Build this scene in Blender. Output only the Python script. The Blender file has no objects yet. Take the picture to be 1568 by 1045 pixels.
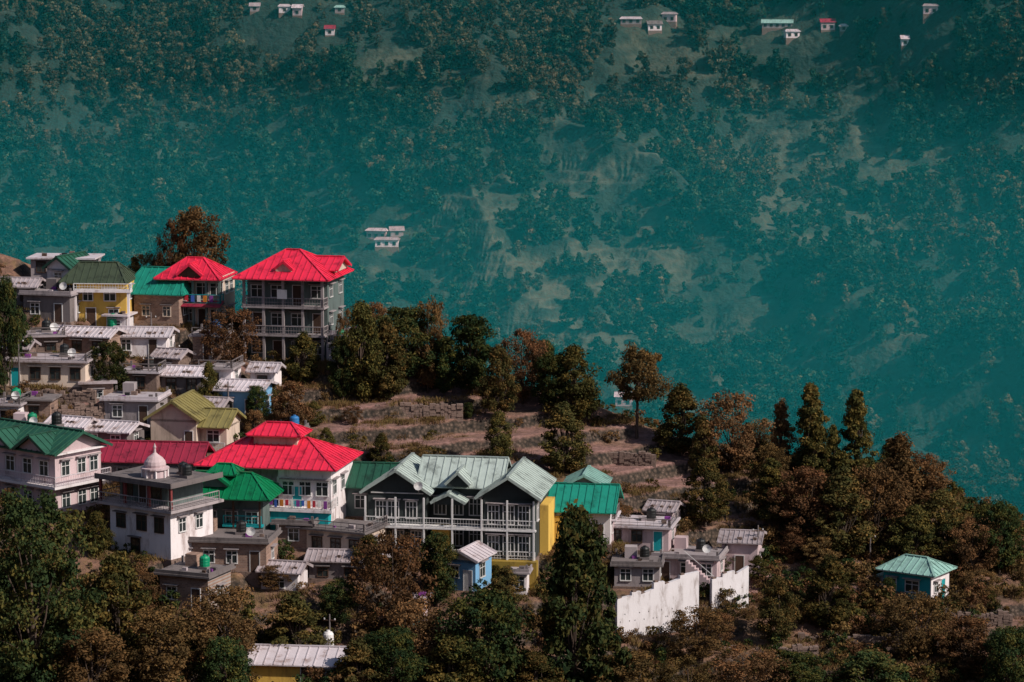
import bpy, math, random
import numpy as np
from mathutils import Vector
random.seed(7); R=np.random.default_rng(7)
sc=bpy.context.scene
PITCH=math.radians(8); F=4446.0
# ---------------------------------------------------------------- noise
def _h(ix,iy,s):
    n=(ix.astype(np.int64)*374761393+iy.astype(np.int64)*668265263+s*1442695041)&0xffffffff
    n=((n^(n>>13))*1274126177)&0xffffffff
    return ((n^(n>>16))&0xffff)/65535.0
def vn(x,y,s=0):
    x=np.asarray(x,float);y=np.asarray(y,float)
    ix=np.floor(x);iy=np.floor(y);fx=x-ix;fy=y-iy
    fx=fx*fx*(3-2*fx);fy=fy*fy*(3-2*fy)
    a=_h(ix,iy,s);b=_h(ix+1,iy,s);c=_h(ix,iy+1,s);d=_h(ix+1,iy+1,s)
    return (a*(1-fx)+b*fx)*(1-fy)+(c*(1-fx)+d*fx)*fy
def fbm(x,y,o=4,s=0):
    v=0;a=.5;t=0
    for i in range(o):
        v=v+a*vn(x*2**i+i*17.3,y*2**i+i*9.1,s+i);t+=a;a*=.5
    return v/t
def sstep(a,b,x):
    t=np.clip((x-a)/(b-a),0,1);return t*t*(3-2*t)
# ---------------------------------------------------------------- terrain
def ridge_y(x):
    return 312-.17*x-.02*np.maximum(0,x-40)**2*(x<70)-18*(x>=70)+1.5*(vn(x/9.,x*0+3,5)-.5)
def h_base(x,y):
    x=np.asarray(x,float);y=np.asarray(y,float)
    xc=np.clip(x,-75,75);xc=xc+.3*(x-xc)
    p=-60.2+.35*(y-278)-.18*(xc+6)
    d=np.maximum(0,y-ridge_y(x))
    z=p-.85*(np.sqrt(d*d+12)-3.46)
    z=z+2.6*(fbm(x/24,y/24,3,11)-.5)*sstep(225,245,y)
    z=np.maximum(z,-1.7-.9*y)
    return z
def h_mtn(x,y):
    x=np.asarray(x,float);y=np.asarray(y,float)
    z=-200+.55*(y-1000)
    wx=x+40*(vn(x/120,y/120,31)-.5)
    rid=1-np.abs(2*fbm((wx+.5*y)/150,(y*.4)/150,3,21)-1)
    z=z+72*(rid-.7)+26*(fbm(x/45,y/45,4,23)-.5)+6*(fbm(x/11,y/11,2,27)-.5)
    z=z+.45*np.maximum(0,x-100)-.05*np.maximum(0,-x-120)  # right flank added, tilted away from the sun to darken that side
    return z
def raydir(u,v):
    a=(u-784)/F;b=(522-v)/F
    fy=math.cos(PITCH)+b*math.sin(PITCH);fz=-math.sin(PITCH)+b*math.cos(PITCH)
    return a/fy,fz/fy
def survey(u,v,fn=h_base,y0=236,y1=335):
    kx,kz=raydir(u,v)
    ys=np.linspace(y0,y1,3000);h=fn(ys*kx,ys)
    i=np.nonzero(ys*kz<=h)[0]
    y=ys[i[0]] if len(i) else (311.0 if y1<400 else 1350.)
    return y*kx,y,float(fn(np.array([y*kx]),np.array([y]))[0])
BARE=[(850,420,170,80,.9),(740,400,80,45,.8),(1010,400,90,35,.85),(930,240,75,22,.9),(860,285,45,18,.7),(1270,250,180,95,.75),
      (660,335,80,24,.8),(730,300,110,45,.6),(1180,520,190,60,.6),(620,110,110,60,.45),(150,350,110,30,.5),(1050,110,130,50,.55),(1330,560,140,60,.5),
      (560,400,90,20,.7),(900,520,100,35,.85),(1100,590,110,30,.8),(90,230,80,40,.4),(220,250,70,30,.4),(1380,330,70,50,.6),(820,160,60,25,.5),(1180,320,80,30,.6),(960,580,80,25,.8),(1480,690,80,40,.4),(990,55,70,25,.6),(1220,55,90,20,.5),(600,370,60,18,.8)]
bare_w=[]
for u,v,ru,rv,s in BARE:
    X,Y,Z=survey(u,v,h_mtn,760,1700);k=4446/Y*1.0
    bare_w.append((X,Z,ru/k,rv/k/.98,s))
PATH=[survey(u,v,h_mtn,760,1700) for u,v in ((640,300),(740,330),(845,290),(900,262),(990,226))]
def bare(x,y,z):
    m=np.zeros_like(x)
    n1=40*(fbm(x/30,z/30,3,41)-.5);n2=40*(fbm(x/30,z/30,3,43)-.5)
    for X,Z,rx,rz,s in bare_w:
        d=((x-X+n1)/rx)**2+((z-Z+n2*.6)/rz)**2
        m=np.maximum(m,s*sstep(1.3,.4,d))
    n=fbm(x/9,y/7,4,47);n3=fbm(x/24,(z)/2.6,2,49)
    r=m*sstep(.44,.57,n*.45+n3*.55+.09*m)+.4*sstep(.66,.74,n)
    for a,c in zip(PATH[:-1],PATH[1:]):
        dx,dz=c[0]-a[0],c[2]-a[2];t=np.clip(((x-a[0])*dx+(z-a[2])*dz)/(dx*dx+dz*dz),0,1)
        dd=np.hypot(x-a[0]-t*dx,z-a[2]-t*dz);r=np.maximum(r,sstep(1.9,1.1,dd))
    return np.clip(r,0,1)
pads=[]
def h_fin(x,y):
    x=np.asarray(x,float);y=np.asarray(y,float)
    z=h_base(x,y)
    S=1.55;zz=z+.7*(fbm(x/4,y/4,2,61)-.5);n=zz/S;fl=np.floor(n);f=n-fl
    zt=(fl+sstep(.74,.97,f))*S
    m=sstep(236,244,y)*sstep(2,-3,y-ridge_y(x))*sstep(.25,.5,vn(x/14,y/14,67)+.14)
    z=z*(1-m)+zt*m
    for (cx,cy,cz,c,s,x0,x1,y0,y1) in pads:
        lx=(x-cx)*c+(y-cy)*s;ly=-(x-cx)*s+(y-cy)*c
        d=np.hypot(np.maximum(0,np.maximum(x0-.7-lx,lx-x1-.7)),np.maximum(0,np.maximum(y0-.9-ly,ly-y1-.7)))
        w=1-sstep(0,1.6,d);z=z*(1-w)+(cz-.02)*w
    z=z+(.16*(fbm(x/1.2,y/1.2,2,71)-.5)+.35*(vn(x/4,y/4,73)-.5))*sstep(236,244,y)*(y<330)
    zm=h_mtn(x,y)
    b=np.minimum(1,bare(x,y,zm)*1.3)
    T=3.8;q=zm/T;fq=q-np.floor(q);zq=(np.floor(q)+sstep(.55,.95,fq))*T
    zm=zm*(1-.8*b)+zq*.8*b
    zm=np.where(y>640,zm,-1e4)
    return np.maximum(np.maximum(z,zm),-262+6*vn(x/60,y/60,81))
# ---------------------------------------------------------------- materials
MATS={}
def nodes(m):
    m.use_nodes=True;return m.node_tree.nodes,m.node_tree.links
def mat(name,col,rough=.75,var=.35,scale=1.5,bump=.15,dirt=None,metal=0.,streak=True):
    if name in MATS:return MATS[name]
    m=bpy.data.materials.new(name);N,L=nodes(m);b=N['Principled BSDF']
    b.inputs['Roughness'].default_value=rough;b.inputs['Metallic'].default_value=metal
    tc=N.new('ShaderNodeTexCoord')
    n=N.new('ShaderNodeTexNoise');n.inputs['Scale'].default_value=scale;n.inputs['Detail'].default_value=8;n.inputs['Roughness'].default_value=.7
    mp=N.new('ShaderNodeMapping');mp.inputs['Scale'].default_value=(1,1,.3 if streak else 1)
    L.new(tc.outputs['Object'],mp.inputs[0]);L.new(mp.outputs[0],n.inputs['Vector'])
    r=N.new('ShaderNodeValToRGB');r.color_ramp.elements[0].position=.34;r.color_ramp.elements[1].position=.66
    d=dirt or tuple(c*(1-var)*.8 for c in col)
    r.color_ramp.elements[0].color=(*d,1);r.color_ramp.elements[1].color=(*col,1)
    e=r.color_ramp.elements.new(.48);e.color=(*[c*.85+dd*.15 for c,dd in zip(col,d)],1)
    L.new(n.outputs['Fac'],r.inputs[0])
    oi=N.new('ShaderNodeObjectInfo');mm=N.new('ShaderNodeMapRange');mm.inputs[3].default_value=.82;mm.inputs[4].default_value=1.12
    L.new(oi.outputs['Random'],mm.inputs[0])
    hs=N.new('ShaderNodeHueSaturation');L.new(r.outputs[0],hs.inputs['Color']);L.new(mm.outputs[0],hs.inputs['Value'])
    L.new(hs.outputs[0],b.inputs['Base Color'])
    n2=N.new('ShaderNodeTexNoise');n2.inputs['Scale'].default_value=9;n2.inputs['Detail'].default_value=5;L.new(tc.outputs['Object'],n2.inputs['Vector'])
    bp=N.new('ShaderNodeBump');bp.inputs['Strength'].default_value=bump;bp.inputs['Distance'].default_value=.05
    L.new(n2.outputs['Fac'],bp.inputs['Height']);L.new(bp.outputs[0],b.inputs['Normal'])
    MATS[name]=m;return m
RED=mat('red_painted_tin',(.74,.025,.07),.45,.45,.9)
MAG=mat('faded_red_tin',(.30,.02,.05),.55,.6,.8)
GRN=mat('green_painted_tin',(.0,.20,.075),.45,.5,.8)
TEAL=mat('teal_painted_tin',(.01,.25,.18),.5,.4,.8)
OLV=mat('dark_olive_tin',(.05,.07,.04),.6,.5,.8)
DGR=mat('dark_green_tin',(.015,.09,.055),.55,.5,.8)
PALE=mat('pale_green_tin',(.42,.49,.46),.45,.4,.7)
PTEAL=mat('pale_teal_tin',(.28,.48,.43),.5,.4,.7)
YOLV=mat('mustard_tin',(.25,.21,.075),.55,.5,.8)
TIN=mat('weathered_tin',(.42,.36,.38),.5,.5,.6,dirt=(.14,.09,.075))
PTIN=mat('white_tin',(.60,.54,.58),.5,.4,.6,dirt=(.24,.16,.14))
CON=mat('grey_concrete',(.19,.16,.16),.9,.6,.7)
LCON=mat('light_concrete',(.36,.31,.32),.9,.55,.7)
WHT=mat('white_plaster',(.80,.74,.76),.85,.25,.8,dirt=(.38,.30,.29))
WWL=mat('whitewashed_wall',(.88,.84,.88),.85,.2,1.1,.4,dirt=(.42,.36,.35))
PNK=mat('pink_plaster',(.56,.43,.45),.85,.3,.7,dirt=(.27,.19,.19))
CRM=mat('cream_plaster',(.66,.53,.44),.85,.3,.7,dirt=(.32,.24,.19))
YEL=mat('yellow_plaster',(.72,.46,.09),.85,.3,.7,dirt=(.36,.2,.05))
OCH=mat('ochre_plaster',(.34,.22,.03),.85,.4,.6)
BLU=mat('blue_plaster',(.16,.36,.58),.85,.3,.6)
TRQ=mat('turquoise_paint',(.0,.34,.38),.7,.4,.6)
DWL=mat('dark_green_plaster',(.026,.036,.036),.8,.3,.6)
GWL=mat('grey_green_plaster',(.12,.16,.155),.85,.4,.6)
WOOD=mat('dark_wood',(.07,.035,.022),.8,.4,3)
FRM=mat('white_frame',(.70,.68,.68),.6,.2,2)
BLK=mat('black_plastic',(.012,.013,.014),.45,.1,2)
STONE=mat('stone_masonry',(.22,.15,.125),.95,.75,3.2,.5,streak=False)
CL=[mat('cloth_red',(.6,.03,.05)),mat('cloth_blue',(.05,.15,.6)),mat('cloth_white',(.8,.78,.75)),mat('cloth_orange',(.75,.25,.03)),mat('cloth_purple',(.25,.05,.3))]
TNKG=mat('green_tank',(.0,.25,.12),.45,.1);TNKB=mat('blue_tank',(.03,.2,.5),.45,.1)
def brick():
    m=bpy.data.materials.new('brick_wall');N,L=nodes(m);b=N['Principled BSDF'];b.inputs['Roughness'].default_value=.9
    tc=N.new('ShaderNodeTexCoord');mp=N.new('ShaderNodeMapping');mp.inputs['Rotation'].default_value=(math.radians(90),0,0)
    L.new(tc.outputs['Object'],mp.inputs[0])
    t=N.new('ShaderNodeTexBrick');t.inputs['Scale'].default_value=1.6;t.inputs['Color1'].default_value=(.36,.19,.13,1);t.inputs['Color2'].default_value=(.20,.10,.07,1);t.inputs['Mortar'].default_value=(.34,.28,.25,1)
    t.inputs['Mortar Size'].default_value=.015
    L.new(mp.outputs[0],t.inputs['Vector'])
    n=N.new('ShaderNodeTexNoise');n.inputs['Scale'].default_value=1.2;n.inputs['Detail'].default_value=7;L.new(tc.outputs['Object'],n.inputs['Vector'])
    mx=N.new('ShaderNodeMix');mx.data_type='RGBA';mx.blend_type='MULTIPLY';mx.inputs[0].default_value=.7
    L.new(t.outputs[0],mx.inputs[6]);L.new(n.outputs['Fac'],mx.inputs[7])
    g=N.new('ShaderNodeGamma');g.inputs[1].default_value=.75;L.new(mx.outputs[2],g.inputs[0]);L.new(g.outputs[0],b.inputs['Base Color']);return m
BRK=brick()
GLS=bpy.data.materials.new('window_glass');N_,L_=nodes(GLS);b=N_['Principled BSDF'];b.inputs['Roughness'].default_value=.12
n=N_.new('ShaderNodeTexNoise');n.inputs['Scale'].default_value=.8;r=N_.new('ShaderNodeValToRGB');r.color_ramp.elements[0].color=(.008,.014,.016,1);r.color_ramp.elements[1].color=(.05,.06,.06,1)
L_.new(n.outputs['Fac'],r.inputs[0]);L_.new(r.outputs[0],b.inputs['Base Color'])
# ---------------------------------------------------------------- building kit
class Build:
    def __init__(s,name,u=None,v=None,yaw=0,foot=(-3,3,0,6),pos=None,pad=True,ground=h_base,rng=(236,335)):
        s.name=name
        s.p=pos if pos else survey(u,v,ground,*rng)
        s.yaw=math.radians(yaw);s.parts={};s.foot=foot
        if pad:pads.append((s.p[0],s.p[1],s.p[2],math.cos(s.yaw),math.sin(s.yaw),*foot))
    def add(s,part,m,vs,fs):
        V,Fc=s.parts.setdefault((part,m),([],[]));o=len(V);V.extend(vs);Fc.extend([tuple(i+o for i in f) for f in fs])
    def box(s,part,m,x0,x1,y0,y1,z0,z1):
        s.add(part,m,[(x0,y0,z0),(x1,y0,z0),(x1,y1,z0),(x0,y1,z0),(x0,y0,z1),(x1,y0,z1),(x1,y1,z1),(x0,y1,z1)],
              [(0,3,2,1),(4,5,6,7),(0,1,5,4),(1,2,6,5),(2,3,7,6),(3,0,4,7)])
    def bar(s,part,m,p,q,w,h):
        p=Vector(p);q=Vector(q);d=(q-p).normalized();sd=d.cross(Vector((0,0,1)))
        if sd.length<.01:sd=Vector((1,0,0))
        sd=sd.normalized()*w/2;up=sd.cross(d).normalized()*h/2
        vs=[tuple(c) for c in (p-sd-up,p+sd-up,p+sd+up,p-sd+up,q-sd-up,q+sd-up,q+sd+up,q-sd+up)]
        s.add(part,m,vs,[(0,1,2,3),(7,6,5,4),(0,4,5,1),(1,5,6,2),(2,6,7,3),(3,7,4,0)])
    def slab(s,part,m,pts,t=.1):
        n=len(pts);vs=list(pts)+[(a,b,c-t) for a,b,c in pts]
        fs=[tuple(range(n)),tuple(range(2*n-1,n-1,-1))]+[(i,(i+1)%n,n+(i+1)%n,n+i) for i in range(n)]
        s.add(part,m,vs,fs)
    def block(s,x0,x1,y0,y1,z0,z1,m,part='walls'):
        s.box(part,m,x0,x1,y0,y1,z0,z1);s.b=(x0,x1,y0,y1)
        return s
    def plinth(s,x0,x1,y0,y1,m=None,dp=3.5):
        s.box('plinth',m or STONE,x0-.12,x1+.12,y0-.12,y1+.12,-dp,.12)
    def P(s,side,a,d,z):
        x0,x1,y0,y1=s.b
        return {'f':(a,y0-d,z),'r':(x1+d,y0+a,z),'l':(x0-d,y0+a,z)}[side]
    def sb(s,part,m,side,a0,a1,d0,d1,z0,z1):
        p=s.P(side,a0,d0,z0);q=s.P(side,a1,d1,z1)
        s.box(part,m,min(p[0],q[0]),max(p[0],q[0]),min(p[1],q[1]),max(p[1],q[1]),z0,z1)
    def win(s,side,a,z,w=1.2,h=1.3,f=None,mull=1):
        f=f or FRM;t=.09
        s.sb('window_glass',GLS,side,a-w/2,a+w/2,-.05,.03,z,z+h)
        s.sb('window_frames',f,side,a-w/2-t,a-w/2,-.05,.08,z-t,z+h+t);s.sb('window_frames',f,side,a+w/2,a+w/2+t,-.05,.08,z-t,z+h+t)
        s.sb('window_frames',f,side,a-w/2,a+w/2,-.05,.08,z+h,z+h+t);s.sb('window_frames',f,side,a-w/2-.06,a+w/2+.06,-.05,.14,z-t,z)
        for i in range(mull):
            c=a-w/2+w*(i+1)/(mull+1);s.sb('window_frames',f,side,c-.035,c+.035,-.05,.06,z,z+h)
        s.sb('window_frames',f,side,a-w/2,a+w/2,-.05,.055,z+h*.66,z+h*.66+.06)
        s.sb('sunshades',LCON if f is FRM else CON,side,a-w/2-.25,a+w/2+.25,-.02,.42,z+h+.22,z+h+.3)
    def door(s,side,a,z,w=1,h=2.05,m=None):
        s.sb('doors',m or WOOD,side,a-w/2,a+w/2,-.05,.04,z,z+h)
        s.sb('door_frames',FRM,side,a-w/2-.08,a-w/2,-.05,.07,z,z+h+.08);s.sb('door_frames',FRM,side,a+w/2,a+w/2+.08,-.05,.07,z,z+h+.08)
        s.sb('door_frames',FRM,side,a-w/2,a+w/2,-.05,.07,z+h,z+h+.08)
    def rail(s,pts,z,m=None,h=.95,step=.3,th=.05):
        m=m or FRM
        for (ax,ay),(bx,by) in zip(pts[:-1],pts[1:]):
            L=math.hypot(bx-ax,by-ay);n=max(1,int(L/step))
            s.bar('railing',m,(ax,ay,z+h),(bx,by,z+h),.08,.08);s.bar('railing',m,(ax,ay,z+h*.5),(bx,by,z+h*.5),.03,.04);s.bar('railing',m,(ax,ay,z+.12),(bx,by,z+.12),.05,.05)
            for i in range(n+1):
                t=i/n;x=ax+(bx-ax)*t;y=ay+(by-ay)*t;w=.1 if i in(0,n) else th/2
                s.box('railing',m,x-w/2,x+w/2,y-w/2,y+w/2,z,z+h)
    def roof(s,m,x0,x1,y0,y1,z,rise,axis='x',inset=0,ov=.6,wall=None,ribs=.75,off=0.):
        sw=(axis=='y')
        X0,X1,Y0,Y1=(x0,x1,y0,y1) if not sw else (y0,y1,x0,x1)
        X0-=ov;X1+=ov;Y0-=ov;Y1+=ov
        ym=(Y0+Y1)/2;zr=z+rise
        T=(lambda p:(p[0],p[1],p[2])) if not sw else (lambda p:(p[1],p[0],p[2]))
        i=inset
        A,B,C,D=(X0,Y0,z),(X1,Y0,z),(X1,Y1,z),(X0,Y1,z);E,G=(X0+i,ym,zr),(X1-i,ym,zr)
        s.slab('roof',m,[T(p) for p in (A,B,G,E)]);s.slab('roof',m,[T(p) for p in (C,D,E,G)])
        if i>0:
            s.slab('roof',m,[T(p) for p in (B,C,G)]);s.slab('roof',m,[T(p) for p in (D,A,E)])
            s.slab('soffit',FRM if wall is None else wall,[T((X0+.1,Y0+.1,z-.11)),T((X1-.1,Y0+.1,z-.11)),T((X1-.1,Y1-.1,z-.11)),T((X0+.1,Y1-.1,z-.11))],.05)
        else:
            w=wall or WHT;k=ov/((Y1-Y0)/2)*rise
            for xe in (X0+ov,X1-ov-.12):
                s.add('gable_walls',w,[T((xe,Y0+ov,z-.3)),T((xe,Y1-ov,z-.3)),T((xe,Y1-ov,z+k-.14)),T((xe,ym,zr-.14)),T((xe,Y0+ov,z+k-.14)),
                      T((xe+.12,Y0+ov,z-.3)),T((xe+.12,Y1-ov,z-.3)),T((xe+.12,Y1-ov,z+k-.14)),T((xe+.12,ym,zr-.14)),T((xe+.12,Y0+ov,z+k-.14))],
                      [(0,1,2,3,4),(9,8,7,6,5)]+[(a,(a+1)%5,5+(a+1)%5,5+a) for a in range(5)])
            for xe in (X0-.03,X1+.03):
                for yy in (Y0,Y1):s.bar('barge_boards',m,T((xe,yy,z-.08)),T((xe,ym,zr-.08)),.06,.26)
        if ribs:
            x=X0+.05
            while x<X1:
                f=1 if i<=0 else max(.02,min(1,(x-X0)/i,(X1-x)/i))
                for yy in (Y0,Y1):s.bar('roof_ribs',m,T((x,yy,z+.03)),T((x,yy+(ym-yy)*f,z+rise*f+.03)),.09,.08)
                x+=ribs
            if i>0:
                y=Y0+.1;hw=ym-Y0
                while y<Y1:
                    f=max(.02,min((y-Y0)/hw,(Y1-y)/hw))
                    s.bar('roof_ribs',m,T((X0,y,z+.03)),T((X0+i*f,y,z+rise*f+.03)),.09,.08);s.bar('roof_ribs',m,T((X1,y,z+.03)),T((X1-i*f,y,z+rise*f+.03)),.09,.08)
                    y+=ribs
                for a,bq in ((A,E),(D,E),(B,G),(C,G)):s.bar('ridge_caps',m,T((a[0],a[1],a[2]+.05)),T((bq[0],bq[1],bq[2]+.05)),.25,.07)
            s.bar('ridge_caps',m,T((E[0],E[1],zr+.05)),T((G[0],G[1],zr+.05)),.3,.1)
    def tank(s,x,y,z,r=.55,h=1.2,m=None):
        m=m or BLK
        prof=[(r,0),(r,.02),(r*1.03,h*.25),(r,h*.3),(r*1.03,h*.5),(r,h*.55),(r,h*.8),(r*.75,h*.95),(r*.35,h),(r*.33,h*1.08),(.01,h*1.1)]
        s.lathe('water_tank',m,x,y,[(a,c+z+.25) for a,c in prof],14);s.box('tank_stand',CON,x-r,x+r,y-r,y+r,z,z+.25)
    def dish(s,x,y,z,r=.45):
        vs=[(x,y+.12,z+.8)];n=12
        for i in range(n):
            a=i/n*6.283;vs.append((x+r*math.cos(a),y-.05+.15*math.sin(a),z+.8+r*math.sin(a)*.9))
        s.add('satellite_dish',FRM,vs,[(0,1+i,1+(i+1)%n) for i in range(n)]);s.bar('dish_pole',CON,(x,y+.15,z),(x,y+.15,z+.8),.05,.05)
    def lathe(s,part,m,x,y,prof,n=16):
        vs=[];fs=[]
        for pr,pz in prof:
            for i in range(n):
                a=i/n*6.2832;vs.append((x+pr*math.cos(a),y+pr*math.sin(a),pz))
        for k in range(len(prof)-1):
            for i in range(n):fs.append((k*n+i,k*n+(i+1)%n,(k+1)*n+(i+1)%n,(k+1)*n+i))
        s.add(part,m,vs,fs)
    def done(s):
        e=bpy.data.objects.new(s.name,None);sc.collection.objects.link(e);e.location=s.p;e.rotation_euler=(0,0,s.yaw);e.empty_display_size=.5
        for (part,m),(V,Fc) in s.parts.items():
            me=bpy.data.meshes.new(part);me.from_pydata(V,[],Fc);me.materials.append(m);me.update()
            o=bpy.data.objects.new(part,me);sc.collection.objects.link(o);o.parent=e
        return e
def veranda(b,x0,x1,y0,y1,n,h,vd,wall,col,railm,ncol=4,z0=0,right=True):
    b.block(x0,x1,y0+vd,y1,z0,z0+n*h,wall)
    for k in range(n):
        z=z0+k*h
        if k>0:
            b.box('floor_slabs',col,x0-.15,x1+.15,y0-.1,y0+vd-.003,z-.16,z+.02)
            b.rail([(x0,y0+vd),(x0,y0),(x1,y0),(x1,y0+vd)],z+.02,railm)
        nw=ncol-1
        for i in range(nw):
            a=x0+(x1-x0)*(i+.5)/nw
            if (i+k)%3==1:b.door('f',a,z+.05,1.0,2.1)
            else:b.win('f',a,z+.85,1.3,1.25)
        if right:
            for a in (1.3,(y1-y0-vd)-1.6):b.win('r',a,z+.9,1.1,1.2)
            b.win('l',1.6,z+.9,1.1,1.2)
    for i in range(ncol):
        x=x0+.12+(x1-x0-.24)*i/(ncol-1);b.box('columns',col,x-.13,x+.13,y0,y0+.26,z0,z0+n*h)
HOUSES=[]
def fin(b):HOUSES.append(b);return b
# --- big red hip-roof guest house
b=Build('red_roof_house',434,556,-12,(-4.6,4.6,0,8.5));b.plinth(-4.6,4.6,0,8.5,CON)
veranda(b,-4.5,4.5,0,8.5,3,3.05,1.8,GWL,LCON,LCON,5)
b.roof(RED,-4.5,4.5,0,8.5,9.2,2.7,'x',4.6,.9,LCON)
b.roof(RED,-.9,.9,.4,3.2,10.2,.85,'y',0,.15,CRM,ribs=.6);b.box('dormer_wall',LCON,-.8,.8,.5,2,9.5,10.25)
b.roof(RED,2.6,5.0,3,8,9.9,1.2,'x',0,.4,CRM);b.box('hanging_sheet',CL[2],-.6,.5,-.12,-.08,7.0,8.0)
b.box('side_terrace',WHT,4.7,7.0,.5,3.5,-2,2.2);b.rail([(4.8,.5),(7,.5),(7,3.4)],2.2,LCON);b.tank(6,1.8,2.2,.5,1.1,TNKG);fin(b)
# --- red roof house
b=Build('red_gable_house',300,505,-10,(-3.4,2.8,0,6.5));b.plinth(-3.4,2.8,0,6.5)
veranda(b,-1.9,2.8,0,6,2,2.9,1.3,CRM,GWL,TRQ,4);b.block(-4.4,-1.95,1.5,6,0,5.2,DWL);b.win('f',-3.2,3.4,1,1.1)
b.slab('awning',MAG,[(-2.2,-.9,2.7),(3,-.9,2.7),(3,1,3.15),(-2.2,1,3.15)],.08)
b.roof(RED,-4.0,2.4,0,6,5.6,2.0,'x',2.8,.55,CRM);b.roof(RED,-1.7,.6,-.2,3,6.1,1.2,'y',0,.3,WOOD)
for i in range(5):b.box('laundry',CL[i],-1.2+i*.7,-.8+i*.7,-.09,-.05,3.1,3.8)
fin(b)
# --- teal roof brick house
b=Build('brick_house',240,500,-14,(-2.6,2.6,0,7));b.plinth(-2.6,2.6,0,7)
b.block(-2.6,2.6,0,7,0,3.4,BRK);b.win('f',-1.2,1.2,.8,1,CRM);b.win('f',1.2,1.2,.8,1,CRM);b.win('r',2,1.2);b.roof(TEAL,-3.4,2.6,0,7,3.6,2.5,'x',1.2,.6,BRK);fin(b)
# --- yellow house
b=Build('yellow_house',158,502,-4,(-2.8,2.8,0,6));b.plinth(-2.8,2.8,0,6)
b.block(-2.8,2.6,0,6,0,4.8,YEL);b.win('f',-1.6,3.0,1,1);b.win('f',.8,3.0,1.2,1.1);b.win('f',1.2,.8,1,1.2);b.door('f',-1.3,.1);b.win('r',2,3)
b.box('balcony_slab',WHT,-2.9,3.3,-1.2,0-.004,4.0,4.25);b.rail([(-2.9,-1.1),(3.2,-1.1),(3.2,0)],4.25,FRM,.7)
b.box('corner_columns',WHT,-2.9,-2.65,-1.1,-.85,0,4.0);b.box('corner_columns',WHT,2.9,3.15,-1.1,-.85,0,4.0)
b.roof(OLV,-4.2,2.2,.2,6,4.9,1.9,'x',1.6,.5,YEL);b.tank(1.2,-.6,0,.6,1.3,TNKG);fin(b)
# --- twin gable dark green house
b=Build('dark_green_gabled_house',690,856,-9,(-8.6,8.3,0,9.5));b.plinth(-8.6,8.3,.4,9.5)
def wrow(b,side,xs,z,w=1.1,h=1.7,m=2):
    for a in xs:b.win(side,a,z,w,h,FRM,m)
b.block(-8.4,-2.6,1.2,9,0,6.2,DWL);wrow(b,'f',(-7.1,-5.9,-4.1),3.7,1.0,1.6);wrow(b,'f',(-7.2,-5.4,-3.6),.8,1.0,1.6);b.win('l',3,3.8)
b.roof(PALE,-8.4,-2.7,1.2,9,6.25,2.3,'y',0,.7,DWL);b.box('gable_band',FRM,-8.1,-2.9,1.1,1.19,6.1,6.2)
b.block(-2.59,3.2,3.2,9.5,0,6.5,DWL);wrow(b,'f',(-1.6,.1,1.9),3.8,1.1,1.6);wrow(b,'f',(-1.6,.1,1.9),.7)
b.roof(PALE,-3.4,4.2,3.0,9.5,6.6,2.4,'x',0,.5,DWL);b.roof(PALE,-.6,1.4,1.9,5,7.1,1.2,'y',0,.25,DWL)
b.roof(PALE,-1.8,1.0,1.2,3.4,5.4,.9,'y',0,.35,DWL)
b.block(3.21,8.2,.2,9.4,0,6.2,DWL);wrow(b,'f',(4.2,5.7,7.2),3.6,1.0,1.8);wrow(b,'f',(4.2,5.7,7.2),.5,1.0,1.9);wrow(b,'r',(2,),3.7)
b.roof(PALE,3.2,8.2,.2,9.4,6.25,2.1,'y',0,.75,DWL)
b.box('balcony_slab',FRM,-8.6,8.4,-.3,.196,2.95,3.12);b.box('balcony_slab',FRM,-8.6,3.2,.2,1.19,2.95,3.12)
b.rail([(-8.5,-.2),(8.3,-.2)],3.12,FRM,.9,.28);b.rail([(-3,-.1),(8.3,-.1)],.15,FRM,.8,.28)
for x in (-8.4,-5.4,-2.6,.2,3.1,5.6,8.2):b.box('columns',FRM,x-.08,x+.08,-.28,-.12,0,6)
b.box('yellow_wing',YEL,-2.0,-.3,.9,3.1,0,2.9);b.box('yellow_side_wall',YEL,8.25,9.1,3.5,8.0,-.5,4.9)
b.box('ochre_base_wall',OCH,-1.2,8.6,-1.0,.2,-3,.14);b.dish(-3.2,.2,6.3);fin(b)
# --- teal roof house right of it
b=Build('teal_roof_house',882,834,-8,(-3.2,3.4,0,7));b.plinth(-3.2,3.4,0,7)
b.block(-3.2,3.4,0,7,0,3.3,WHT);b.block(-3.35,-1.2,-.3,2,0,2.9,YEL,'yellow_walls');b.b=(-3.2,3.4,0,7);b.win('f',.3,1,1.2,1.3);b.door('f',2.2,.1);b.win('r',2,1)
b.roof(TEAL,-3.2,3.4,0,7,3.4,2.1,'x',0,.55,CRM);b.block(-1.5,2.2,4,8,3,5.3,CRM,'upper_walls');b.roof(PTEAL,-1.5,2.2,4,8,5.2,1.2,'y',0,.5,CRM);fin(b)
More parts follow.
